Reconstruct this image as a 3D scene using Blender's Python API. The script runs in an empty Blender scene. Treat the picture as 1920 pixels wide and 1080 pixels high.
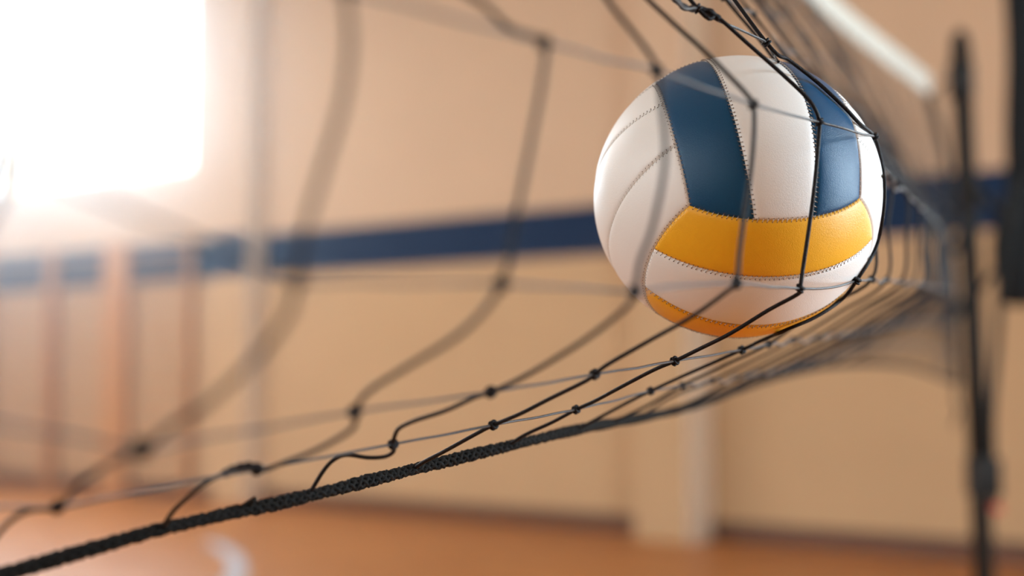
import bpy, bmesh, math, random
import numpy as np
from mathutils import Vector, Matrix, noise
random.seed(7)
SC = bpy.context.scene
COL = SC.collection

# ------------------------------------------------------------------ camera
F_PX = 2667.0
CAM_H = 1.46
PITCH = math.atan((706 - 540) / F_PX)
YAW = math.atan2(0.613, 0.79)            # the camera looks left of the room's +y axis
FOCUS = 0.985
cam_d = bpy.data.cameras.new('camera')
cam_d.sensor_width = 36.0
cam_d.lens = F_PX * 36.0 / 1920.0
cam_d.clip_start = 0.02
cam_d.clip_end = 100
cam_d.dof.use_dof = True
cam_d.dof.focus_distance = FOCUS
cam_d.dof.aperture_fstop = 2.5
cam = bpy.data.objects.new('camera', cam_d)
COL.objects.link(cam)
cam.location = (0, 0, CAM_H)
cam.rotation_euler = (math.pi / 2 + PITCH, 0, YAW)
SC.camera = cam

# ------------------------------------------------------------------ light
SC.view_settings.view_transform = 'Standard'
SC.view_settings.look = 'None'
SC.view_settings.gamma = 1.0
SC.view_settings.use_curve_mapping = False
SC.view_settings.exposure = 0.33
world = bpy.data.worlds.new('sky')
SC.world = world
world.use_nodes = True
world.node_tree.nodes['Background'].inputs[0].default_value = (0.85, 0.93, 1.0, 1)
world.node_tree.nodes['Background'].inputs[1].default_value = 3.0
SC.cycles.max_bounces = 8
SC.cycles.diffuse_bounces = 5
SC.cycles.volume_bounces = 0
SC.cycles.transparent_max_bounces = 12
SC.cycles.sample_clamp_indirect = 6.0
SC.cycles.use_denoising = True

# room extents
X0, X1, Y0, Y1, ZC = -22.5, 2.6, -9.0, 11.3, 7.4
WIN_Z0, WIN_Z1 = 4.0, 6.7
TOP = {(2.6, 4.2): 3.9}
TALL = {(-0.5, 1.9): 1.0, (2.6, 4.2): 0.8}     # these two windows reach down to sill height
BACK_WINDOWS = [(-21.8, -17.95), (-17.6, -13.75), (-0.5, 1.9)]
FRONT_WINDOWS = [(-20.5, -16.3), (-14.7, -10.5), (-8.9, -4.7), (-3.1, 1.1)]
RIGHT_WINDOWS = [(2.6, 4.2)]

def daylight(name, loc, rot, w, h, rad, col=(1, 1, 1)):
    l = bpy.data.lights.new(name, 'AREA')
    l.shape = 'RECTANGLE'
    l.size, l.size_y = w, h
    l.energy = rad * math.pi * w * h
    l.color = col
    o = bpy.data.objects.new(name, l)
    COL.objects.link(o)
    o.location = loc
    o.rotation_euler = rot
    return o
SKYC = (0.70, 0.86, 1.0)
WZ = (WIN_Z0 + WIN_Z1) / 2
WH = WIN_Z1 - WIN_Z0
R_BACK, R_FRONT, R_RIGHT = 18.0, 6.5, 38.0
for a, b in BACK_WINDOWS:
    z0 = TALL.get((a, b), WIN_Z0)
    daylight('daylight', ((a + b) / 2, Y1 + 0.45, (z0 + WIN_Z1) / 2), (-math.pi / 2, 0, 0), b - a + .3, WIN_Z1 - z0 + .3, R_BACK if a < -10 else R_BACK * .35, SKYC)
for a, b in FRONT_WINDOWS:
    daylight('daylight', ((a + b) / 2, Y0 - 0.45, WZ), (math.pi / 2, 0, 0), b - a + .3, WH + .3, R_FRONT * (2.2 if a < -12 else 1.0), (.86, .94, 1.0))
for a, b in RIGHT_WINDOWS:
    z0 = TALL.get((a, b), WIN_Z0); z1 = TOP.get((a, b), WIN_Z1)
    daylight('daylight', (X1 + 0.45, (a + b) / 2, (z0 + z1) / 2), (0, math.pi / 2, 0), z1 - z0 + .3, b - a + .3, R_RIGHT, SKYC)

FILL_LIGHTS = [(-17.5, 4.8), (-12.6, 5.8)]  # unseen fill lights, added to brighten the floor on the left
for x, y in FILL_LIGHTS:
    daylight('fill_light', (x, y, ZC - .16), (0, 0, 0), 3.4, 1.6, 21.0, (.93, .97, 1.0))

# ------------------------------------------------------------------ frames of reference
cp, sp = math.cos(PITCH), math.sin(PITCH)
cyw, syw = math.cos(YAW), math.sin(YAW)
def lv(X, Z, H):
    """metres right of / ahead of / above the camera (level frame) -> world"""
    return Vector((X * cyw - Z * syw, X * syw + Z * cyw, CAM_H + H))
def level_of(px, py, d):
    x, y = (px - 960) / F_PX * d, (py - 540) / F_PX * d
    return Vector((x, d * cp + y * sp, d * sp - y * cp))
def at(px, py, d):
    return lv(*level_of(px, py, d))
def camdir(x, y, z):
    """direction in camera axes (right, down, forward) -> world direction"""
    return lv(x, z * cp + y * sp, z * sp - y * cp) - lv(0, 0, 0)

# ------------------------------------------------------------------ object helpers
def link(name, me, mat=None, parent=None, smooth=True):
    if mat:
        me.materials.append(mat)
    if smooth:
        for p in me.polygons:
            p.use_smooth = True
    o = bpy.data.objects.new(name, me)
    COL.objects.link(o)
    if parent:
        o.parent = parent
        o.matrix_parent_inverse = Matrix.Translation(parent.location).inverted()
    return o
def from_bm(name, bm, mat=None, parent=None, smooth=False):
    me = bpy.data.meshes.new(name)
    bmesh.ops.recalc_face_normals(bm, faces=bm.faces)
    bm.to_mesh(me)
    bm.free()
    return link(name, me, mat, parent, smooth)
def thing(name, label, cat, loc, group=None):
    o = bpy.data.objects.new(name, None)
    COL.objects.link(o)
    o.location = loc
    o.empty_display_size = 0.1
    tag(o, label, cat, group)
    return o
def tag(o, label=None, cat=None, group=None, kind=None):
    if label: o['label'] = label
    if cat: o['category'] = cat
    if group: o['group'] = group
    if kind: o['kind'] = kind
    return o
def box(bm, x0, x1, y0, y1, z0, z1, bevel=0):
    r = bmesh.ops.create_cube(bm, size=1)
    vs = r['verts']
    for v in vs:
        v.co = Vector(((x0 + x1) / 2 + v.co.x * (x1 - x0), (y0 + y1) / 2 + v.co.y * (y1 - y0), (z0 + z1) / 2 + v.co.z * (z1 - z0)))
    if bevel:
        es = list({e for v in vs for e in v.link_edges})
        bmesh.ops.bevel(bm, geom=es, offset=bevel, segments=2, affect='EDGES', profile=0.6)
class Geo:
    def __init__(self): self.v = []; self.f = []
    def tube(self, pts, r, n=8, cap=True, rfun=None):
        pts = [Vector(p) for p in pts]
        m = len(pts)
        t0 = (pts[1] - pts[0]).normalized()
        up = Vector((0, 0, 1)) if abs(t0.z) < .9 else Vector((1, 0, 0))
        nrm = t0.cross(up).normalized()
        base = len(self.v)
        for i, p in enumerate(pts):
            t = (pts[min(i + 1, m - 1)] - pts[max(i - 1, 0)]).normalized()
            nrm = (nrm - t * nrm.dot(t)).normalized()
            b = t.cross(nrm)
            rr = r[i] if isinstance(r, (list, tuple)) else r
            for k in range(n):
                a = 2 * math.pi * k / n
                q = rr if rfun is None else rr * rfun(i, k)
                self.v.append(p + (nrm * math.cos(a) + b * math.sin(a)) * q)
        for i in range(m - 1):
            for k in range(n):
                a, b2 = base + i * n + k, base + i * n + (k + 1) % n
                self.f.append((a, b2, b2 + n, a + n))
        if cap:
            self.f.append(tuple(base + k for k in range(n))[::-1])
            self.f.append(tuple(base + (m - 1) * n + k for k in range(n)))
    def ball(self, c, r, sq=(1, 1, 1), n=8, m=6, jit=0):
        c = Vector(c)
        base = len(self.v)
        for i in range(1, m):
            th = math.pi * i / m
            for k in range(n):
                ph = 2 * math.pi * k / n
                q = r * (1 + jit * math.sin(3 * ph + 2.3 * i))
                self.v.append(c + Vector((math.sin(th) * math.cos(ph) * sq[0], math.sin(th) * math.sin(ph) * sq[1], math.cos(th) * sq[2])) * q)
        top, bot = len(self.v), len(self.v) + 1
        self.v += [c + Vector((0, 0, r * sq[2])), c - Vector((0, 0, r * sq[2]))]
        for i in range(m - 2):
            for k in range(n):
                a, b = base + i * n + k, base + i * n + (k + 1) % n
                self.f.append((a, a + n, b + n, b))
        for k in range(n):
            self.f.append((top, base + k, base + (k + 1) % n))
            e = base + (m - 2) * n
            self.f.append((bot, e + (k + 1) % n, e + k))
    def build(self, name, mat, parent=None, smooth=True):
        me = bpy.data.meshes.new(name)
        me.from_pydata([tuple(v) for v in self.v], [], self.f)
        me.update()
        return link(name, me, mat, parent, smooth)
def catmull(pts, seg=6):
    P = [Vector(p) for p in pts]
    P = [P[0] * 2 - P[1]] + P + [P[-1] * 2 - P[-2]]
    out = []
    for i in range(1, len(P) - 2):
        p0, p1, p2, p3 = P[i - 1:i + 3]
        for s in range(seg):
            t = s / seg
            out.append(0.5 * ((2 * p1) + (p2 - p0) * t + (2 * p0 - 5 * p1 + 4 * p2 - p3) * t * t + (3 * p1 - p0 - 3 * p2 + p3) * t ** 3))
    out.append(P[-2])
    return out

# ------------------------------------------------------------------ materials
def mat(name, col, rough=0.5, spec=0.5, metal=0.0, noise_amt=0.0, noise_scale=5, bump=0.0, bump_scale=200, coat=0.0, sheen=0.0):
    m = bpy.data.materials.new(name)
    m.use_nodes = True
    nt = m.node_tree
    b = nt.nodes['Principled BSDF']
    b.inputs['Base Color'].default_value = (*col, 1)
    b.inputs['Roughness'].default_value = rough
    b.inputs['Specular IOR Level'].default_value = spec
    b.inputs['Metallic'].default_value = metal
    b.inputs['Coat Weight'].default_value = coat
    b.inputs['Coat Roughness'].default_value = 0.25
    b.inputs['Sheen Weight'].default_value = sheen
    tc = nt.nodes.new('ShaderNodeTexCoord')
    if noise_amt:
        n = nt.nodes.new('ShaderNodeTexNoise')
        n.inputs['Scale'].default_value = noise_scale
        n.inputs['Detail'].default_value = 4
        nt.links.new(tc.outputs['Object'], n.inputs['Vector'])
        mx = nt.nodes.new('ShaderNodeMix'); mx.data_type = 'RGBA'
        mx.inputs[6].default_value = (*[c * (1 - noise_amt) for c in col], 1)
        mx.inputs[7].default_value = (*[min(1, c * (1 + noise_amt)) for c in col], 1)
        nt.links.new(n.outputs['Fac'], mx.inputs[0])
        nt.links.new(mx.outputs[2], b.inputs['Base Color'])
    if bump:
        n = nt.nodes.new('ShaderNodeTexNoise')
        n.inputs['Scale'].default_value = bump_scale
        n.inputs['Detail'].default_value = 3
        nt.links.new(tc.outputs['Object'], n.inputs['Vector'])
        bp = nt.nodes.new('ShaderNodeBump')
        bp.inputs['Strength'].default_value = bump
        bp.inputs['Distance'].default_value = 0.001
        nt.links.new(n.outputs['Fac'], bp.inputs['Height'])
        nt.links.new(bp.outputs['Normal'], b.inputs['Normal'])
    return m

def wall_material():
    m = mat('painted_wall', (.56, .42, .30), rough=.75, spec=.25)
    nt = m.node_tree; b = nt.nodes['Principled BSDF']
    tc = nt.nodes.new('ShaderNodeTexCoord'); sx = nt.nodes.new('ShaderNodeSeparateXYZ')
    nt.links.new(tc.outputs['Object'], sx.inputs[0])
    ramp = nt.nodes.new('ShaderNodeValToRGB')
    mr = nt.nodes.new('ShaderNodeMapRange')
    mr.inputs['From Min'].default_value = 0; mr.inputs['From Max'].default_value = ZC
    nt.links.new(sx.outputs['Z'], mr.inputs['Value'])
    nt.links.new(mr.outputs[0], ramp.inputs[0])
    cr = ramp.color_ramp; cr.interpolation = 'CONSTANT'
    cr.elements[0].position = 0; cr.elements[0].color = (*WALL_LOW, 1)
    cr.elements[1].position = BAND_Z[0] / ZC; cr.elements[1].color = (*BAND_C, 1)
    e = cr.elements.new(BAND_Z[1] / ZC); e.color = (*WALL_HIGH, 1)
    n = nt.nodes.new('ShaderNodeTexNoise'); n.inputs['Scale'].default_value = 1.3; n.inputs['Detail'].default_value = 5
    nt.links.new(tc.outputs['Object'], n.inputs['Vector'])
    mr2 = nt.nodes.new('ShaderNodeMapRange'); mr2.inputs['To Min'].default_value = .94; mr2.inputs['To Max'].default_value = 1.06
    nt.links.new(n.outputs['Fac'], mr2.inputs['Value'])
    mx = nt.nodes.new('ShaderNodeVectorMath'); mx.operation = 'SCALE'
    nt.links.new(ramp.outputs[0], mx.inputs[0]); nt.links.new(mr2.outputs[0], mx.inputs['Scale'])
    nt.links.new(mx.outputs[0], b.inputs['Base Color'])
    return m
BAND_Z = (2.61, 3.12)
WALL_LOW = (.52, .34, .185)
WALL_HIGH = (.58, .405, .265)
BAND_C = (.003, .020, .062)

def floor_material():
    m = mat('varnished_parquet', (.45, .2, .07), rough=.28, spec=.35, metal=.2)
    nt = m.node_tree; b = nt.nodes['Principled BSDF']
    tc = nt.nodes.new('ShaderNodeTexCoord')
    br = nt.nodes.new('ShaderNodeTexBrick')
    br.offset = 0.5
    br.inputs['Scale'].default_value = 1.0
    br.inputs['Brick Width'].default_value = 0.9
    br.inputs['Row Height'].default_value = 0.07
    br.inputs['Mortar Size'].default_value = 0.002
    br.inputs['Color1'].default_value = (.50, .19, .046, 1)
    br.inputs['Color2'].default_value = (.36, .125, .027, 1)
    br.inputs['Mortar'].default_value = (.12, .045, .015, 1)
    nt.links.new(tc.outputs['Object'], br.inputs['Vector'])
    nt.links.new(br.outputs['Color'], b.inputs['Base Color'])
    n = nt.nodes.new('ShaderNodeTexNoise'); n.inputs['Scale'].default_value = 2.5; n.inputs['Detail'].default_value = 6
    nt.links.new(tc.outputs['Object'], n.inputs['Vector'])
    mr = nt.nodes.new('ShaderNodeMapRange'); mr.inputs['To Min'].default_value = .28; mr.inputs['To Max'].default_value = .42
    nt.links.new(n.outputs['Fac'], mr.inputs['Value'])
    nt.links.new(mr.outputs[0], b.inputs['Roughness'])
    return m

M_WALL = wall_material()
M_FLOOR = floor_material()
M_CEIL = mat('ceiling_paint', (.66, .58, .48), rough=.9, noise_amt=.04)
M_SKIRT = mat('dark_brown_skirting', (.12, .05, .025), rough=.45, noise_amt=.2, noise_scale=8)
M_LIT_SIDE = mat('lit_side_paint', (.80, .70, .56), rough=.8, noise_amt=.04)  # light on the pilasters' right faces, put into the colour
M_FRAME = mat('white_window_frame', (.8, .8, .78), rough=.4, noise_amt=.03)
M_LINE = mat('grey_white_court_paint', (.42, .47, .55), rough=.45, noise_amt=.05, noise_scale=20)
M_WOOD = mat('oiled_beech', (.50, .24, .095), rough=.45, noise_amt=.22, noise_scale=12)
M_WOOD_D = mat('red_brown_beech', (.36, .16, .075), rough=.5, noise_amt=.2, noise_scale=12)
M_THREAD = mat('black_nylon_thread', (.008, .005, .005), rough=.5, spec=.16, bump=.7, bump_scale=900)
M_WEFT = mat('lit_black_thread', (.028, .023, .021), rough=.36, spec=.5, bump=.7, bump_scale=900)  # horizontal strings: black thread lightened as if catching light from the right
M_ROPE = mat('black_braided_cord', (.008, .007, .006), rough=.65, spec=.12, bump=.8, bump_scale=1400)
M_TAPE = mat('off_white_net_tape', (.34, .295, .235), rough=.7, noise_amt=.08, noise_scale=30)
M_POST = mat('dark_powder_coated_steel', (.012, .009, .007), rough=.6, spec=.12, noise_amt=.2, noise_scale=30)
M_RED = mat('red_plastic', (.45, .03, .02), rough=.4, noise_amt=.1)
M_BLACKCLOTH = mat('black_net_cloth', (.006, .006, .006), rough=.9, spec=.2, noise_amt=.3, noise_scale=60)
M_WHITE = mat('white_leather', (.80, .775, .735), rough=.36, spec=.5, bump=.25, bump_scale=1500, noise_amt=.015, noise_scale=60)
M_BLUE = mat('blue_leather', (.0, .055, .135), rough=.34, spec=.32, bump=.25, bump_scale=1500, noise_amt=.03, noise_scale=60)
M_YELLOW = mat('yellow_leather', (.86, .42, .015), rough=.38, spec=.45, bump=.25, bump_scale=1500, noise_amt=.03, noise_scale=60)
M_STITCH = mat('pale_stitching', (.62, .56, .48), rough=.7, noise_amt=.1, noise_scale=500)
M_HOLE = mat('dark_needle_holes', (.14, .09, .07), rough=.9, noise_amt=.1, noise_scale=500)
def glass_material():
    m = bpy.data.materials.new('window_glass'); m.use_nodes = True
    nt = m.node_tree; nt.nodes.clear()
    o = nt.nodes.new('ShaderNodeOutputMaterial'); mx = nt.nodes.new('ShaderNodeMixShader')
    t = nt.nodes.new('ShaderNodeBsdfTransparent'); g = nt.nodes.new('ShaderNodeBsdfGlossy')
    g.inputs['Roughness'].default_value = .02
    t.inputs[0].default_value = (.96, .98, .98, 1)
    mx.inputs[0].default_value = .05
    nt.links.new(t.outputs[0], mx.inputs[1]); nt.links.new(g.outputs[0], mx.inputs[2]); nt.links.new(mx.outputs[0], o.inputs[0])
    return m
M_GLASS = glass_material()

# ------------------------------------------------------------------ room shell
TH = 0.4
def wall_with_openings(name, axis, pos, outward, lo, hi, openings):
    """axis 'x': wall runs along x at y=pos"""
    bm = bmesh.new()
    p0, p1 = (pos, pos + TH) if outward > 0 else (pos - TH, pos)
    def b(a0, a1, z0, z1):
        if a1 - a0 < 1e-4: return
        if axis == 'x': box(bm, a0, a1, p0, p1, z0, z1)
        else: box(bm, p0, p1, a0, a1, z0, z1)
    if openings:
        b(lo, hi, WIN_Z1, ZC)
        zl = min([WIN_Z0] + [TALL[o] for o in openings if o in TALL])
        b(lo, hi, 0, zl)
        edges = [lo] + [e for o in openings for e in o] + [hi]
        for i in range(0, len(edges), 2): b(edges[i], edges[i + 1], zl, WIN_Z1)
        for o in openings:
            if zl < TALL.get(o, WIN_Z0): b(o[0], o[1], zl, WIN_Z0)
            if o in TOP: b(o[0], o[1], TOP[o], WIN_Z1)
    else:
        b(lo, hi, 0, ZC)
    return tag(from_bm(name, bm, M_WALL), kind='structure')
wall_with_openings('wall_back', 'x', Y1, 1, X0 - TH, X1 + TH, BACK_WINDOWS)
wall_with_openings('wall_front', 'x', Y0, -1, X0 - TH, X1 + TH, FRONT_WINDOWS)
wall_with_openings('wall_right', 'y', X1, 1, Y0, Y1, RIGHT_WINDOWS)
wall_with_openings('wall_left', 'y', X0, -1, Y0, Y1, [])
bm = bmesh.new(); box(bm, X0 - TH, X1 + TH, Y0 - TH, Y1 + TH, -.2, 0)
tag(from_bm('floor', bm, M_FLOOR), kind='structure')
bm = bmesh.new(); box(bm, X0 - TH, X1 + TH, Y0 - TH, Y1 + TH, ZC, ZC + .2)
tag(from_bm('ceiling', bm, M_CEIL), kind='structure')

bm = bmesh.new()
for x, y in FILL_LIGHTS:
    for a, b, c, d in ((-1.8, 1.8, -.9, -.82), (-1.8, 1.8, .82, .9), (-1.8, -1.72, -.82, .82), (1.72, 1.8, -.82, .82)):
        box(bm, x + a, x + b, y + c, y + d, ZC - .22, ZC)
tag(from_bm('trim_20', bm, M_FRAME), kind='structure')  # frames made up around the added fill lights, out of view

def window(n, axis, pos, outward, a0, a1):
    z0 = TALL.get((a0, a1), WIN_Z0); z1 = TOP.get((a0, a1), WIN_Z1)
    q0 = pos + outward * .18; q1 = pos + outward * .26
    p0, p1 = min(q0, q1), max(q0, q1)
    def bx(bm, s0, s1, z0, z1, f=0):
        if axis == 'x': box(bm, s0, s1, p0 + f, p1 - f, z0, z1)
        else: box(bm, p0 + f, p1 - f, s0, s1, z0, z1)
    bm = bmesh.new(); t = .07
    bx(bm, a0, a1, z0, z0 + t); bx(bm, a0, a1, z1 - t, z1)
    bx(bm, a0, a0 + t, z0 + t, z1 - t); bx(bm, a1 - t, a1, z0 + t, z1 - t)
    w = (a1 - a0) / 3
    for k in (1, 2): bx(bm, a0 + w * k - .03, a0 + w * k + .03, z0 + t, z1 - t, .01)
    fr = tag(from_bm('window_%d' % n, bm, M_FRAME), kind='structure')
    bm = bmesh.new(); bx(bm, a0 + t, a1 - t, z0 + t, z1 - t, .036)
    from_bm('pane', bm, M_GLASS, fr)
k = 1
for a, b in BACK_WINDOWS: window(k, 'x', Y1, 1, a, b); k += 1
for a, b in FRONT_WINDOWS: window(k, 'x', Y0, -1, a, b); k += 1
for a, b in RIGHT_WINDOWS: window(k, 'y', X1, 1, a, b); k += 1

PIL = [(-13.0, -12.45), (-7.05, -6.5), (-1.3, -.75)]
PD = 0.42
def pilaster(n, a, b):
    PD = .26 if n == 1 else .42
    bm = bmesh.new(); box(bm, a, b, Y1 - PD, Y1 + .02, 0, ZC, .01)
    tag(from_bm('trim_%d' % n, bm, M_WALL), kind='structure')
    bm = bmesh.new(); box(bm, b, b + .02, Y1 - PD + .015, Y1 + .01, 0, ZC - .01)  # thin strip whose lighter colour makes this face look lit
    tag(from_bm('trim_%d' % (n + 10), bm, M_LIT_SIDE), kind='structure')
for i, (a, b) in enumerate(PIL): pilaster(i + 1, a, b)
SK_H = .17
bm = bmesh.new()
edges = [X0] + [e for p in PIL for e in (p[0], p[1] + .02)] + [X1]
for i in range(0, len(edges), 2): box(bm, edges[i], edges[i + 1], Y1 - .03, Y1, 0, SK_H)
tag(from_bm('baseboard_back', bm, M_SKIRT), kind='structure')
bm = bmesh.new(); box(bm, X0, X0 + .03, Y0, Y1 - .03, 0, SK_H)
tag(from_bm('baseboard_left', bm, M_SKIRT), kind='structure')

# court marking: a curved line on the parquet
def arc_line(name, c, R, a0, a1, w):
    bm = bmesh.new(); prev = None
    n = 120
    for i in range(n + 1):
        a = a0 + (a1 - a0) * i / n
        p = [bm.verts.new((c.x + (R + s * w / 2) * math.cos(a), c.y + (R + s * w / 2) * math.sin(a), .003)) for s in (-1, 1)]
        if prev: bm.faces.new((prev[0], prev[1], p[1], p[0]))
        prev = p
    o = from_bm(name, bm, M_LINE)
    md = o.modifiers.new('thick', 'SOLIDIFY'); md.thickness = .0025; md.offset = -1
    return o
cc = lv(-8.72, 9.69, 0)
mid = lv(-2.27, 11.66, 0)
am = math.atan2(mid.y - cc.y, mid.x - cc.x)
tag(arc_line('court_line', cc, 6.75, am - .75, am + .16, .13), 'curved grey-white line painted on the orange parquet floor', 'court line')

# ------------------------------------------------------------------ wall bars
def wall_bars(x0, x1, label, wl=.06, wr=.06, dp=.13, top=3.15):
    root = thing('wall_bars', label, 'wall bars', ((x0 + x1) / 2, Y1 - .01, 0), 'wooden wall bars under the window')
    for s in (0, 1):
        bm = bmesh.new()
        wd = (wl, wr)[s]
        xa = x0 if s == 0 else x1 - wd
        box(bm, xa, xa + wd, Y1 - dp, Y1 - .035, 0.0, top, .01)
        from_bm('post', bm, M_WOOD, root)
    nr = 15
    for k in range(nr):
        z = .18 + (top - .35) * k / (nr - 1)
        g = Geo()
        yy = Y1 - dp + .03 - (.05 if k == nr - 1 else 0)
        g.tube([(x0 + wl * .6, yy, z), ((x0 + x1) / 2, yy, z), (x1 - wr * .6, yy, z)], .017, 8)
        g.build('rung', M_WOOD, root)
wall_bars(-17.98, -16.52, 'wooden wall bars furthest left, cut by the photo edge, below the window')
wall_bars(-16.45, -15.10, 'wooden wall bars between the lone post and the broad double post', wr=.22)
wall_bars(-15.07, -13.62, 'wooden wall bars nearest the pilaster with the lit side, starting at the broad double post', wl=.22)

# ------------------------------------------------------------------ volleyball
BR = 0.105
BC = Vector((0.16677701, -0.0672203, 1.05578785))       # camera axes: right, down, forward
BCW = at(960 + F_PX * BC.x / BC.z, 540 + F_PX * BC.y / BC.z, BC.z)
MB = np.array([[0.08513, 0.13428925, 0.98727872], [-0.63157191, 0.773653, -0.05077347], [-0.77062948, -0.61921517, 0.1506744]])
SQ = (1.010, 0.991, 1.0)
def ball_pt(loc, r):
    v = MB @ np.array(loc); v = v / np.linalg.norm(v) * r
    return camdir(v[0] * SQ[0], v[1] * SQ[1], v[2] * SQ[2])
vb = thing('volleyball', 'white, blue and yellow stitched leather volleyball pressed into the black net', 'volleyball', BCW)
QS = 0.27
def seam_k(a): return .80 + .20 * min(1, abs(a)) ** 2
def end_a(c): return (1 + math.sqrt(max(0, 1 - .64 * c * c))) / 1.6
def qa(a): return QS + .05 * min(1, abs(a)) ** 2
AX = {'T': 0, 'Y': 1, 'L': 2}
def fpoint(nrm, sgn, along, across, a, c):
    v = [0, 0, 0]; v[nrm] = sgn; v[along] = a; v[across] = c
    return v
def strip_uv(strip, u, v):
    """strip -1,0,1 ; u -1..1 along ; v 0..1 across -> (a, c)"""
    au = abs(u)
    lo_e, hi_e = {-1: (-1, -qa(1)), 0: (-qa(1), qa(1)), 1: (qa(1), 1)}[strip]
    ce = lo_e + (hi_e - lo_e) * v
    ae = end_a(ce)
    K, q = seam_k(au), qa(au)
    lo, hi = {-1: (-K, -q), 0: (-q, q), 1: (q, K)}[strip]
    return u * ae, lo + (hi - lo) * v
def ease(n, lo, hi, pw=.55):
    out = []
    for i in range(n + 1):
        t = -1 + 2 * i / n
        s = math.sin(t * math.pi / 2) * (1 - pw) * 1.0 + t * pw
        out.append(lo + (hi - lo) * (s + 1) / 2)
    return out
FACES = [(0, 1, 2), (1, 2, 0), (2, 0, 1)]                # normal, along, across
COLS = {0: (M_BLUE, M_WHITE, M_BLUE), 1: (M_YELLOW, M_WHITE, M_YELLOW), 2: (M_WHITE, M_WHITE, M_WHITE)}
PNAME = {M_BLUE: 'blue', M_WHITE: 'white', M_YELLOW: 'yellow'}
NU, NV = 96, 36
for (nm, al, ac) in FACES:
    for sgn in (1, -1):
        for strip in (-1, 0, 1):
            g = Geo()
            us, vs = ease(NU, -1, 1), ease(NV, 0, 1)
            for u in us:
                for v in vs:
                    a, c = strip_uv(strip, u, v)
                    d = min((1 - abs(u)) * .95, v * .55, (1 - v) * .55) * BR
                    r = BR - .0013 * math.exp(-(d / .0016)) - .0006 * math.exp(-(d / .006))
                    g.v.append(BCW + ball_pt(fpoint(nm, sgn, al, ac, a, c), r))
            n1 = NV + 1
            for i in range(NU):
                for j in range(NV):
                    q = (i * n1 + j, i * n1 + j + 1, (i + 1) * n1 + j + 1, (i + 1) * n1 + j)
                    g.f.append(q)
            m = COLS[nm][strip + 1] if (nm, sgn) != (1, -1) else (M_WHITE, M_YELLOW, M_WHITE)[strip + 1]
            # outward orientation
            p0, p1, p3 = g.v[0 + n1 * 40 + 15], g.v[n1 * 40 + 16], g.v[n1 * 41 + 15]
            if (p1 - p0).cross(p3 - p0).dot(p0 - BCW) < 0: g.f = [f[::-1] for f in g.f]
            o = g.build('panel', m, vb)
            o['label'] = PNAME[m] + ' leather panel'
# bladder under the seams, so that no light passes between the panels
g = Geo(); g.ball(BCW, BR - .0022, n=48, m=24); g.build('bladder', M_HOLE, vb)

# stitches along every seam
st, ho = Geo(), Geo()
def seam_stitches(curve, spacing=.0034, mode=0):
    P = [Vector(curve(i / 400)) for i in range(401)]
    acc = 0; last = P[0]; k = 0
    for i in range(1, 400):
        acc += (P[i] - P[i - 1]).length
        if acc >= spacing:
            acc -= spacing; k += 1
            n = P[i].normalized(); t = (P[i + 1] - P[i - 1]).normalized(); s = n.cross(t)
            c = BCW + n * (BR - .0009)
            w = .00125
            d = (s + t * .35).normalized()
            st.tube([c - d * w - n * .0004, c + n * .0003, c + d * w - n * .0004], .00028, 5)
            for sg in (-1, 1):
                ho.ball(c + d * sg * (w + .0002) + n * .0003, .00042, n=6, m=4)
def mk(nm, sgn, al, ac, fn):
    def cur(t):
        a, c = fn(t)
        return ball_pt(fpoint(nm, sgn, al, ac, a, c), BR)
    return cur
for (nm, al, ac) in FACES:
    for sgn in (1, -1):
        for s in (-1, 1):
            seam_stitches(mk(nm, sgn, al, ac, lambda t, s=s: (lambda u: (strip_uv(0, u, 0 if s < 0 else 1)))(2 * t - 1)))
            seam_stitches(mk(nm, sgn, al, ac, lambda t, s=s: (2 * t - 1, s * seam_k(2 * t - 1))))
o = st.build('stitching', M_STITCH, vb); o['label'] = 'pale thread stitches along the seams'
o = ho.build('needle_holes', M_HOLE, vb)

# ------------------------------------------------------------------ volleyball net
ROWS = 10          # row 0 = bottom cord, row 10 = top tape
JL, JR = -14, 43
K = {}             # (column, row) -> level-frame point
DF = {0: (.94, .94), 1: (.98, .95), 2: (.97, .94), 3: (.975, .945)}   # how far rows 2 and 3+ bulge towards the near side
def dfac(j, r):
    if j not in DF or r <= 1: return 1.0
    a, b = DF[j]
    return 1 + (a - 1) * (r - 1) if r <= 2 else (a + (b - a) * min(1, r - 2))
def px(j, r, x, y, d): K[(j, r)] = level_of(x, y, d * dfac(j, r))
S = 1.02
near = {
 # column: {row: (px, py, depth)}
 0: {0: (-60, 1092, .76), 1: (108, 950, .68), 2: (266, 842, .56), 3: (556, 522, .50), 4: (648, -25, .51), 5: (600, -560, .53)},
 1: {0: (303, 992, .83), 1: (482, 880, .78), 2: (665, 772, .69), 3: (940, 532, .61), 4: (1020, 80, .62), 5: (700, -170, .63)},
 2: {0: (578, 930, .91), 1: (737, 833, .88), 2: (920, 735, .81), 3: (1190, 547, .72), 4: (1231, 132, .73), 5: (1010, -190, .74)},
 3: {0: (775, 880, .99), 1: (925, 797, .94), 2: (1115, 702, .90), 3: (1381, 531, .83), 4: (1412, 196, .84), 5: (1175, -45, .84)},
 4: {0: (950, 837, 1.07), 1: (1080, 768, 1.05), 2: (1265, 677, .99), 3: (1500, 541, .93), 4: (1536, 229, .94), 5: (1308, 16, .92)},
 5: {0: (1080, 806, 1.16), 1: (1220, 733, 1.14), 2: (1391, 656, 1.09), 3: (1606, 526, 1.03), 4: (1639, 256, 1.03), 5: (1437, 80, .99)},
}
for j, rs in near.items():
    for r, (x, y, d) in rs.items(): px(j, r, x, y, d)
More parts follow.
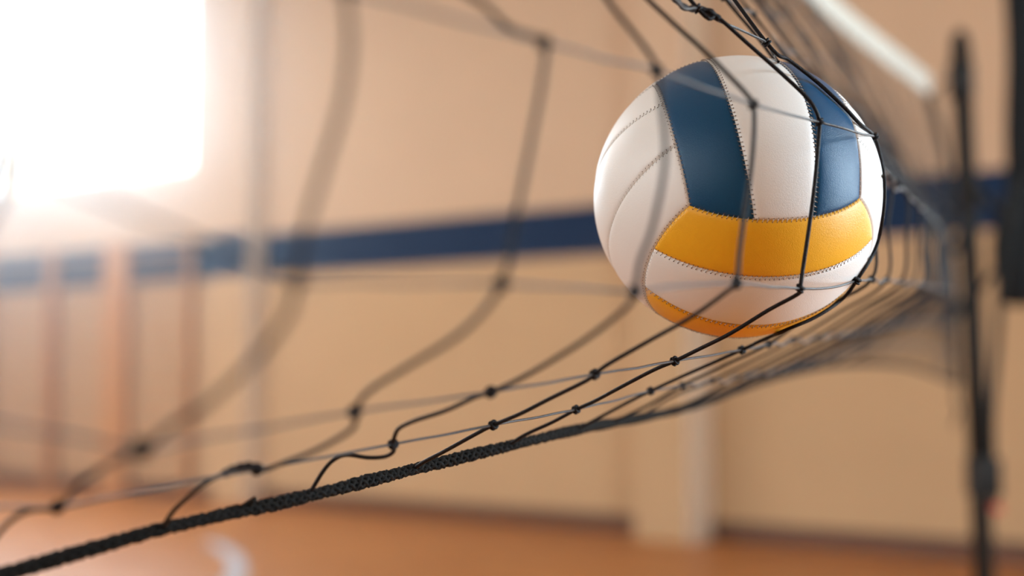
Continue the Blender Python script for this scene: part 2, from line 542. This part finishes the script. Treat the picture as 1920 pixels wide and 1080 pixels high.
def interp(tab, t):
    for (t0, a), (t1, b) in zip(tab[:-1], tab[1:]):
        if t <= t1 or (t1, b) == tab[-1]:
            f = (t - t0) / (t1 - t0)
            return Vector([p + (q - p) * f for p, q in zip(a, b)])
def smooth_tab(tab):
    pts = catmull([a for _, a in tab], 8)
    ts = []
    for (t0, _), (t1, _) in zip(tab[:-1], tab[1:]): ts += [t0 + (t1 - t0) * k / 8 for k in range(8)]
    ts.append(tab[-1][0])
    return [(t, tuple(p)) for t, p in zip(ts, pts)]
def tt(z): return 5 + (z - 1.03) / (4.7 - 1.03) * 38
# far half, in the level frame (right, ahead, up)
cordR = smooth_tab([(5, tuple(K[(5, 0)])), (9, (.19, 1.52, -.032)), (14, (.36, 1.97, -.002)), (20, (.58, 2.52, .02)), (28, (.90, 3.28, .024)), (36, (1.20, 4.02, .0)), (43, (1.465, 4.70, -.025))])
row3R = smooth_tab([(5, tuple(K[(5, 3)])), (6, (.289, 1.14, .078)), (7, (.338, 1.28, .087)), (8, (.390, 1.42, .095)), (9, (.434, 1.54, .102)), (10, (.479, 1.66, .108)), (15, (.645, 2.15, .135)), (25, (.938, 3.05, .185)), (43, (1.46, 4.70, .275))])
row4R = smooth_tab([(5, tuple(K[(5, 4)])), (6, (.297, 1.14, .171)), (7, (.342, 1.28, .1815)), (8, (.3955, 1.42, .185)), (9, (.440, 1.54, .189)), (10, (.484, 1.66, .195)), (15, (.647, 2.15, .228)), (25, (.935, 3.05, .295)), (43, (1.455, 4.70, .375))])
tapeR = smooth_tab([(-14, (-1.0, -.75, .80)), (-5, (-.66, .10, .68)), (0, (-.40, .66, .64)), (5, (-.12, 1.10, .66)), (13, (.10, 1.86, .80)), (22, (.42, 2.70, .92)), (31, (.797, 3.60, .945)), (43, (1.385, 4.68, .945))])
for j in range(6, JR + 1):
    c0, c3, c4, c10 = interp(cordR, j), interp(row3R, j), interp(row4R, j), interp(tapeR, j)
    K[(j, 0)], K[(j, 3)], K[(j, 4)] = c0, c3, c4
    dk = math.exp(-(j - 5) / 7.0)
    for r in (1, 2):
        base5 = K[(5, 0)].lerp(K[(5, 3)], r / 3); off = K[(5, r)] - base5
        sag = Vector((0, 0, -.012 * min(1, (j - 5) / 8)))
        K[(j, r)] = c0.lerp(c3, r / 3) + off * dk + sag
# behind / left of the camera
for j in range(JL, 0):
    n = -j
    for r in range(0, 5):
        p0 = K[(0, r)]
        drift = {0: (-.060, -.080), 1: (-.062, -.078), 2: (-.062, -.082), 3: (-.066, -.080), 4: (-.066, -.080)}[r]
        f = n if n < 6 else 6 + (n - 6) * 1.0
        lvl = {0: -.115, 1: -.03, 2: .06, 3: .15, 4: .24}[r]
        h = p0.z + (lvl - p0.z) * (1 - math.exp(-n / 4))
        K[(j, r)] = Vector((p0.x + drift[0] * f, p0.y + drift[1] * f, h))
off5 = {}
for j in range(JL, JR + 1):
    K[(j, 10)] = interp(tapeR, j)
    if (j, 5) not in K:
        K[(j, 5)] = K[(j, 4)].lerp(K[(j, 10)], 1 / 6)
        if j > 5:
            o5 = K[(5, 5)] - K[(5, 4)].lerp(K[(5, 10)], 1 / 6)
            K[(j, 5)] += o5 * math.exp(-(j - 5) / 5.0)
    for r in range(6, 10):
        q = (r - 5) / 5
        K[(j, r)] = K[(j, 5)].lerp(K[(j, 10)], q) + Vector((.03, 0, -.03)) * math.sin(q * math.pi) * (1 if j > 5 else .3)
        K[(j, r)] += Vector((random.uniform(-1, 1), random.uniform(-1, 1), random.uniform(-1, 1))) * .006
BCL = level_of(960 + F_PX * BC.x / BC.z, 540 + F_PX * BC.y / BC.z, BC.z)
def off_ball(p, clear):
    """keep a strand on the camera side of the ball's skin"""
    p = Vector(p); lim = BR + clear
    if (p - BCL).length >= lim: return p
    d = p.normalized(); b = d.dot(BCL); disc = b * b - (BCL.length_squared - lim * lim)
    if disc > 0: return d * (b - math.sqrt(disc))
    return BCL + (p - BCL).normalized() * lim
TR = .00132
def lw(p): return lv(*p)
net = thing('volleyball_net', 'black knotted volleyball net with white top tape, running from left foreground to right post', 'volleyball net', lv(.60, 2.0, -.03))

# extra bends of slack strands: (column, lower row) -> list between the two knots, listed downwards from row+1 to row
via = {
 (0, 3): [(655, 90, .51), (640, 200, .508), (605, 320, .505), (573, 430, .502)],
 (0, 2): [(540, 590, .503), (480, 670, .515), (390, 755, .53), (320, 800, .545)],
 (0, 1): [(210, 868, .59), (150, 905, .63)],
 (0, 0): [(60, 955, .69), (25, 972, .70), (-10, 1010, .72)],
 (1, 4): [(790, -70, .625), (905, 8, .62), (945, 45, .62), (975, 62, .62)],
 (1, 3): [(1018, 140, .62), (1000, 240, .615), (975, 370, .61), (958, 460, .61)],
 (1, 2): [(905, 585, .63), (850, 635, .645), (760, 690, .665), (690, 735, .68)],
 (1, 1): [(667, 792, .70), (650, 812, .71), (590, 845, .74), (530, 868, .765), (500, 880, .775)],
 (1, 0): [(440, 882, .785), (395, 900, .79), (355, 930, .80), (325, 958, .81)],
 (2, 4): [(1085, -80, .74), (1150, 15, .735), (1190, 65, .73), (1220, 105, .73)],
 (2, 3): [(1240, 190, .725), (1247, 300, .72), (1225, 420, .72), (1200, 490, .72)],
 (2, 2): [(1170, 580, .73), (1100, 635, .75), (1020, 685, .775), (965, 715, .795)],
 (2, 1): [(890, 745, .82), (835, 770, .84), (780, 788, .855), (750, 802, .87), (741, 815, .875)],
 (2, 0): [(738, 846, .885), (722, 856, .89), (690, 858, .893), (650, 853, .896), (625, 863, .90), (605, 885, .905)],
 (3, 4): [(1250, 32, .84), (1320, 95, .84), (1375, 150, .84), (1400, 177, .84)],
 (3, 3): [(1414, 240, .84), (1408, 320, .838), (1396, 400, .835), (1387, 470, .832)],
 (3, 2): [(1365, 545, .835), (1300, 592, .855), (1215, 640, .88), (1140, 683, .895)],
 (3, 1): [(1095, 716, .905), (1030, 748, .92), (975, 776, .93)],
 (3, 0): [(890, 815, .95), (830, 848, .965), (795, 866, .98)],
 (4, 4): [(1345, 32, .925), (1400, 80, .93), (1460, 133, .935), (1510, 180, .935), (1528, 204, .935)],
 (4, 3): [(1535, 260, .935), (1528, 340, .93), (1518, 420, .93), (1506, 500, .93)],
 (4, 2): [(1495, 552, .935), (1440, 582, .95), (1370, 625, .965), (1310, 655, .98)],
 (4, 1): [(1225, 694, 1.0), (1160, 728, 1.02), (1115, 752, 1.04)],
 (4, 0): [(1035, 792, 1.06), (985, 815, 1.065)],
 (5, 4): [(1480, 113, .995), (1530, 152, 1.0), (1580, 198, 1.01), (1612, 232, 1.025)],
 (5, 3): [(1652, 300, 1.035), (1659, 350, 1.035), (1655, 410, 1.035), (1640, 470, 1.035)],
 (5, 2): [(1580, 560, 1.035), (1530, 594, 1.04), (1470, 620, 1.06), (1420, 642, 1.08)],
}
hvia = {  # (column, row) -> points between column and column+1
 (4, 5): [(1345, 38, .93), (1375, 50, .95), (1410, 66, .97)],
 (3, 5): [(1215, -35, .85), (1262, -6, .87), (1284, 16, .90)],
 (1, 3): [(1000, 536, .63), (1090, 540, .68)],
 (2, 3): [(1250, 538, .75), (1320, 533, .80)],
 (4, 4): [(1580, 240, .955), (1615, 251, .985)],
 (4, 3): [(1540, 541, .955), (1575, 536, .985)],
}
def L(pt): return level_of(*pt)
for (j, r), l in list(via.items()):
    n = len(l) + 1
    via[(j, r)] = [(x, y, d * dfac(j, r + 1 - (k + 1) / n)) for k, (x, y, d) in enumerate(l)]
for (j, r), l in list(hvia.items()):
    n = len(l) + 1
    hvia[(j, r)] = [(x, y, d * (dfac(j, r) + (dfac(j + 1, r) - dfac(j, r)) * (k + 1) / n)) for k, (x, y, d) in enumerate(l)]
wob = lambda s: Vector((noise.noise((s, 0, 0)), noise.noise((s, 7, 0)), noise.noise((s, 0, 9))))
vmesh = []
for j in range(JL, JR + 1):
    pts = []
    for r in range(10, 0, -1):
        a = K[(j, r)]; pts.append(a)
        if (j, r - 1) in via: pts += [L(p) for p in via[(j, r - 1)]]
        elif j > 5 or j < 0:
            b = K[(j, r - 1)]
            pts.append(a.lerp(b, .5) + wob(j * 3.1 + r * 1.7) * .006)
    pts.append(K[(j, 0)])
    curve = catmull(pts, 6)
    curve = [off_ball(p, TR + .0006) for p in curve]
    g = Geo()
    fine = -1 <= j <= 9
    rr = TR * 1.05
    g.tube([lw(p) for p in curve], rr if j < 8 else rr * 1.35, 8 if fine else 5)
    if j == 1:      # doubled, wound stretch of string
        g.tube(catmull([at(484, 877, .78), at(462, 874, .781), at(438, 880, .784), at(420, 889, .787)], 5), [.0024 + .0004 * math.sin(q * 1.9) for q in range(16)], 8)
    if j == 4:
        g.tube(catmull([at(1262, -6, .905), at(1284, 14, .91), at(1306, 17, .92), at(1330, 21, .922), at(1348, 35, .925)], 5), [.0021 + .0004 * math.sin(q * 1.7) for q in range(21)], 8)
    for r in range(1, 10):
        p = off_ball(K[(j, r)], TR + .0012)
        w = lw(p)
        g.ball(w, .0046 if (j, r) == (0, 2) else .0027, sq=(1, 1, .9), jit=.12)
        if fine:
            # overhand loops of the knot
            d = (lw(K[(j, r + 1)]) - lw(K[(j, r - 1)])).normalized()
            s = d.cross(camdir(0, 0, 1)).normalized(); u = d.cross(s)
            for q in (-1, 1):
                g.tube([w + d * .0012 * q + (s * math.cos(t) + u * math.sin(t)) * .0026 for t in [k * math.pi / 6 for k in range(13)]], .0010, 6)
    g.build('vertical_string', M_THREAD, net)
for r in range(1, 10):
    pts = []
    for j in range(JL, JR + 1):
        a = K[(j, r)]; pts.append(a)
        if j < JR:
            if (j, r) in hvia: pts += [L(p) for p in hvia[(j, r)]]
            else:
                b = K[(j, r + 0)].lerp(K[(j + 1, r)], .5)
                amp = .15 if -1 <= j <= 5 else 1
                pts += [a.lerp(b, .5), b + (Vector((0, 0, -.003)) + wob(j * 2.3 + r * 5.1) * .005) * amp, b.lerp(K[(j + 1, r)], .5)]
    curve = [off_ball(p, TR + .0004) for p in catmull(pts, 4)]
    g = Geo(); nn = len(curve) - 1
    rad = [TR * (.68 + .5 * min(1, max(0, (JL + (JR - JL) * q / nn - 5) / 4))) for q in range(nn + 1)]
    g.tube([lw(p) for p in curve], rad, 7)
    o = g.build('horizontal_string', M_WEFT, net)
# bottom cord: three strands laid together
pts = [K[(j, 0)] for j in range(JL, JR + 1)]
cc_ = catmull(pts, 60)
wp = [lw(p) for p in cc_]
def plait(wp, A, B, R2, pitch, n=8):
    g = Geo(); s = 0; ss = [0]
    for a, b in zip(wp[:-1], wp[1:]): s += (b - a).length; ss.append(s)
    N = []
    nrm = Vector((0, 0, 1))
    for i, p in enumerate(wp):
        t = (wp[min(i + 1, len(wp) - 1)] - wp[max(i - 1, 0)]).normalized()
        nrm = (nrm - t * nrm.dot(t)).normalized(); N.append((nrm.copy(), t.cross(nrm)))
    for k in range(8):                                   # four strands laid each way over a core
        hand, q = (1, k) if k < 4 else (-1, k - 4)
        line = []; rad = []
        for i, p in enumerate(wp):
            ph = hand * (2 * math.pi * ss[i] / pitch + .25 * math.sin(ss[i] * 41)) + q * math.pi / 2
            over = math.cos(4 * math.pi * 2 * ss[i] / pitch + (0 if hand > 0 else math.pi) + q * math.pi)
            rr = A + B * over + .00035 * math.sin(ss[i] * 57 + 1.3 * math.sin(ss[i] * 19))
            line.append(p + N[i][0] * math.cos(ph) * rr + N[i][1] * math.sin(ph) * rr)
            rad.append(R2 * (1 + .12 * math.sin(ss[i] * 130 + k * 2)))
        g.tube(line, rad, n)
    g.tube(wp, A, n)
    return g
plait(wp, .0028, .0005, .0015, .026, 7).build('bottom_cord', M_ROPE, net)
# cut end of a lashing on the cord
g = Geo(); c0 = at(455, 950, .874); c1 = at(468, 942, .868); c2 = at(478, 936, .864)
g.tube(catmull([c0, c1, c2], 4), .0018, 8); g.build('cord_end', M_ROPE, net)
# top tape: folded band round the head cable
tp = [K[(j, 10)] for j in range(JL, JR + 1)]
tpw = [lw(p) for p in catmull(tp, 3)]
bm = bmesh.new(); prev = None
for i, p in enumerate(tpw):
    t = (tpw[min(i + 1, len(tpw) - 1)] - tpw[max(i - 1, 0)]).normalized()
    s = t.cross(Vector((0, 0, 1))).normalized(); u = s.cross(t)
    ring = [bm.verts.new(p + s * a + u * (b + .02)) for a, b in ((-.003, -.035), (.003, -.035), (.006, .025), (.004, .035), (-.004, .035), (-.006, .025))]
    if prev:
        for k in range(6): bm.faces.new((prev[k], prev[(k + 1) % 6], ring[(k + 1) % 6], ring[k]))
    else: bm.faces.new(ring)
    prev = ring
bm.faces.new(prev)
from_bm('top_tape', bm, M_TAPE, net, smooth=False)
# side edge at the post
sd = [K[(43, r)] for r in range(10, -1, -1)]
sd = catmull(sd, 4)
Geo_ = Geo(); Geo_.tube([lw(p + Vector((.004, .01, 0))) for p in sd], .014, 8)
Geo_.build('side_cord', M_ROPE, net)
g = Geo(); e = K[(43, 0)]
g.tube(catmull([lw(e), lw(e + Vector((-.005, 0, -.05))), lw(e + Vector((.006, 0, -.09))), lw(e + Vector((-.012, 0, -.14)))], 5), .006, 8)
g.build('loose_cord_end', M_ROPE, net)

# ------------------------------------------------------------------ net post on the right
PX, PZ = (1822 - 960) / F_PX * 4.95, 4.95
pb = lv(PX + .045, PZ, -CAM_H); ptp = lv(PX - .02, PZ, 1.17)
post = thing('net_post', 'dark slim steel net post at the far end of the net, with winch', 'net post', pb)
g = Geo(); g.tube([pb + Vector((0, 0, .02)), pb.lerp(ptp, .5), ptp], .036, 20); g.build('pole', M_POST, post)
g = Geo(); g.tube([ptp - Vector((0, 0, .20)), ptp - Vector((0, 0, .19)), ptp - Vector((0, 0, .07)), ptp - Vector((0, 0, .06))], [.034, .045, .045, .034], 16); g.build('collar', M_POST, post)
g = Geo(); g.tube([ptp - Vector((0, 0, .01)), ptp + Vector((0, 0, .03)), ptp + Vector((0, 0, .05))], [.032, .028, .012], 16); g.build('cap', M_POST, post)
g = Geo(); g.tube([pb, pb + Vector((0, 0, .012)), pb + Vector((0, 0, .02)), pb + Vector((0, 0, .06))], [.16, .16, .06, .045], 28); g.build('base_plate', M_POST, post)
wz = 1.46 + (706 - 893) / F_PX * 4.9
wc = Vector((pb.lerp(ptp, (wz) / (1.46 + 1.17)).x, pb.lerp(ptp, wz / 2.63).y, wz))
rt, fw = (lv(1, 0, 0) - lv(0, 0, 0)), (lv(0, 1, 0) - lv(0, 0, 0))
def obox(name, c, w, d, h, m, parent, bev=.006):
    bm = bmesh.new(); box(bm, -w / 2, w / 2, -d / 2, d / 2, -h / 2, h / 2, bev)
    bm.transform(Matrix.Translation(c) @ Matrix.Rotation(YAW, 4, 'Z'))
    return from_bm(name, bm, m, parent)
obox('winch', wc - fw * .04, .095, .10, .13, M_POST, post)
g = Geo(); g.tube([wc - fw * .09 + rt * .0, wc - fw * .11 + rt * .02, wc - fw * .11 + rt * .012 - Vector((0, 0, .10))], .008, 8); h = g.build('crank', M_POST, post)
g = Geo(); q = wc - fw * .10 + rt * .012 - Vector((0, 0, .10)); g.tube([q, q - fw * .05], .013, 12); g.build('grip', M_RED, post)
# tensioning rope down to the winch
def P(x, y, d): return at(x, y, d)
g = Geo(); g.tube(catmull([P(1902, 335, 4.86), P(1888, 420, 4.86), P(1878, 500, 4.86), P(1869, 650, 4.86), P(1858, 780, 4.86), wc - fw * .07 + rt * .02], 6), .014, 10)
tag(g.build('tension_rope', M_ROPE), 'dark rope slanting down from the black bundle to the post winch', 'rope')
# lashings between net edge and post
cords = [('upper', [(1746, 185, 4.68), (1775, 150, 4.8), (1812, 128, 4.9)], .004, 'thin cord from the white tape end to the top of the post'),
         ('middle', [(1790, 470, 4.7), (1806, 430, 4.8), (1822, 400, 4.88)], .012, 'thick black lashing from the net edge to the post beside the blue band'),
         ('low', [(1792, 600, 4.7), (1806, 560, 4.8), (1824, 520, 4.88)], .011, 'black lashing from the net edge to the post just below the blue band'),
         ('cross', [(1826, 350, 4.88), (1862, 385, 4.87), (1905, 410, 4.9)], .016, 'black strap running from the post to the black bundle'),
         ('under', [(1828, 560, 4.88), (1852, 525, 4.86), (1878, 480, 4.86)], .010, 'short black cord crossing the gap between post and slanting rope')]
for _, ps, r, lb in cords:
    g = Geo(); g.tube(catmull([P(*p) for p in ps], 5), r, 8)
    tag(g.build('lashing_cord', M_ROPE), lb, 'cord', 'cords around the net post')
# black divider net hanging in a bundle
bx = lv((1928 - 960) / F_PX * 5.2, 5.2, 0)
g = Geo(); pts = []; rad = []
z = ZC
while z > 1.70:
    s = (ZC - z)
    pts.append(Vector((bx.x + .01 * math.sin(s * 1.7), bx.y + .01 * math.cos(s * 1.3), z)))
    low = max(0, 1 - (z - 1.70) / .45)
    rad.append(.064 + .055 * math.sin(low * math.pi) * (1 if low > 0 else 0) + .004 * math.sin(s * 9))
    z -= .04
g.tube(pts, rad, 24, rfun=lambda i, k: 1 + .12 * math.sin(k * math.pi * 2 / 24 * 6 + i * .05))
tag(g.build('divider_curtain', M_BLACKCLOTH), 'black bundled curtain hanging at the right edge of the photo behind the post', 'curtain')

# ------------------------------------------------------------------ haze: added volume standing in for the lens veil round the window
GLARE = 0.021
if GLARE:
    bm = bmesh.new(); box(bm, X0 + .04, -6.0, Y0 + .02, Y1 - PD - .02, .02, ZC - .02)
    m = bpy.data.materials.new('glare_volume'); m.use_nodes = True
    nt = m.node_tree; nt.nodes.clear()
    o = nt.nodes.new('ShaderNodeOutputMaterial'); v = nt.nodes.new('ShaderNodeVolumeScatter')
    v.inputs['Color'].default_value = (.95, .97, 1, 1)
    v.inputs['Density'].default_value = GLARE
    v.inputs['Anisotropy'].default_value = .84
    nt.links.new(v.outputs[0], o.inputs['Volume'])
    tag(from_bm('glare', bm, m), 'thin bright haze volume added in the left half of the hall, standing in for lens bloom round the window', 'glare', kind='stuff')
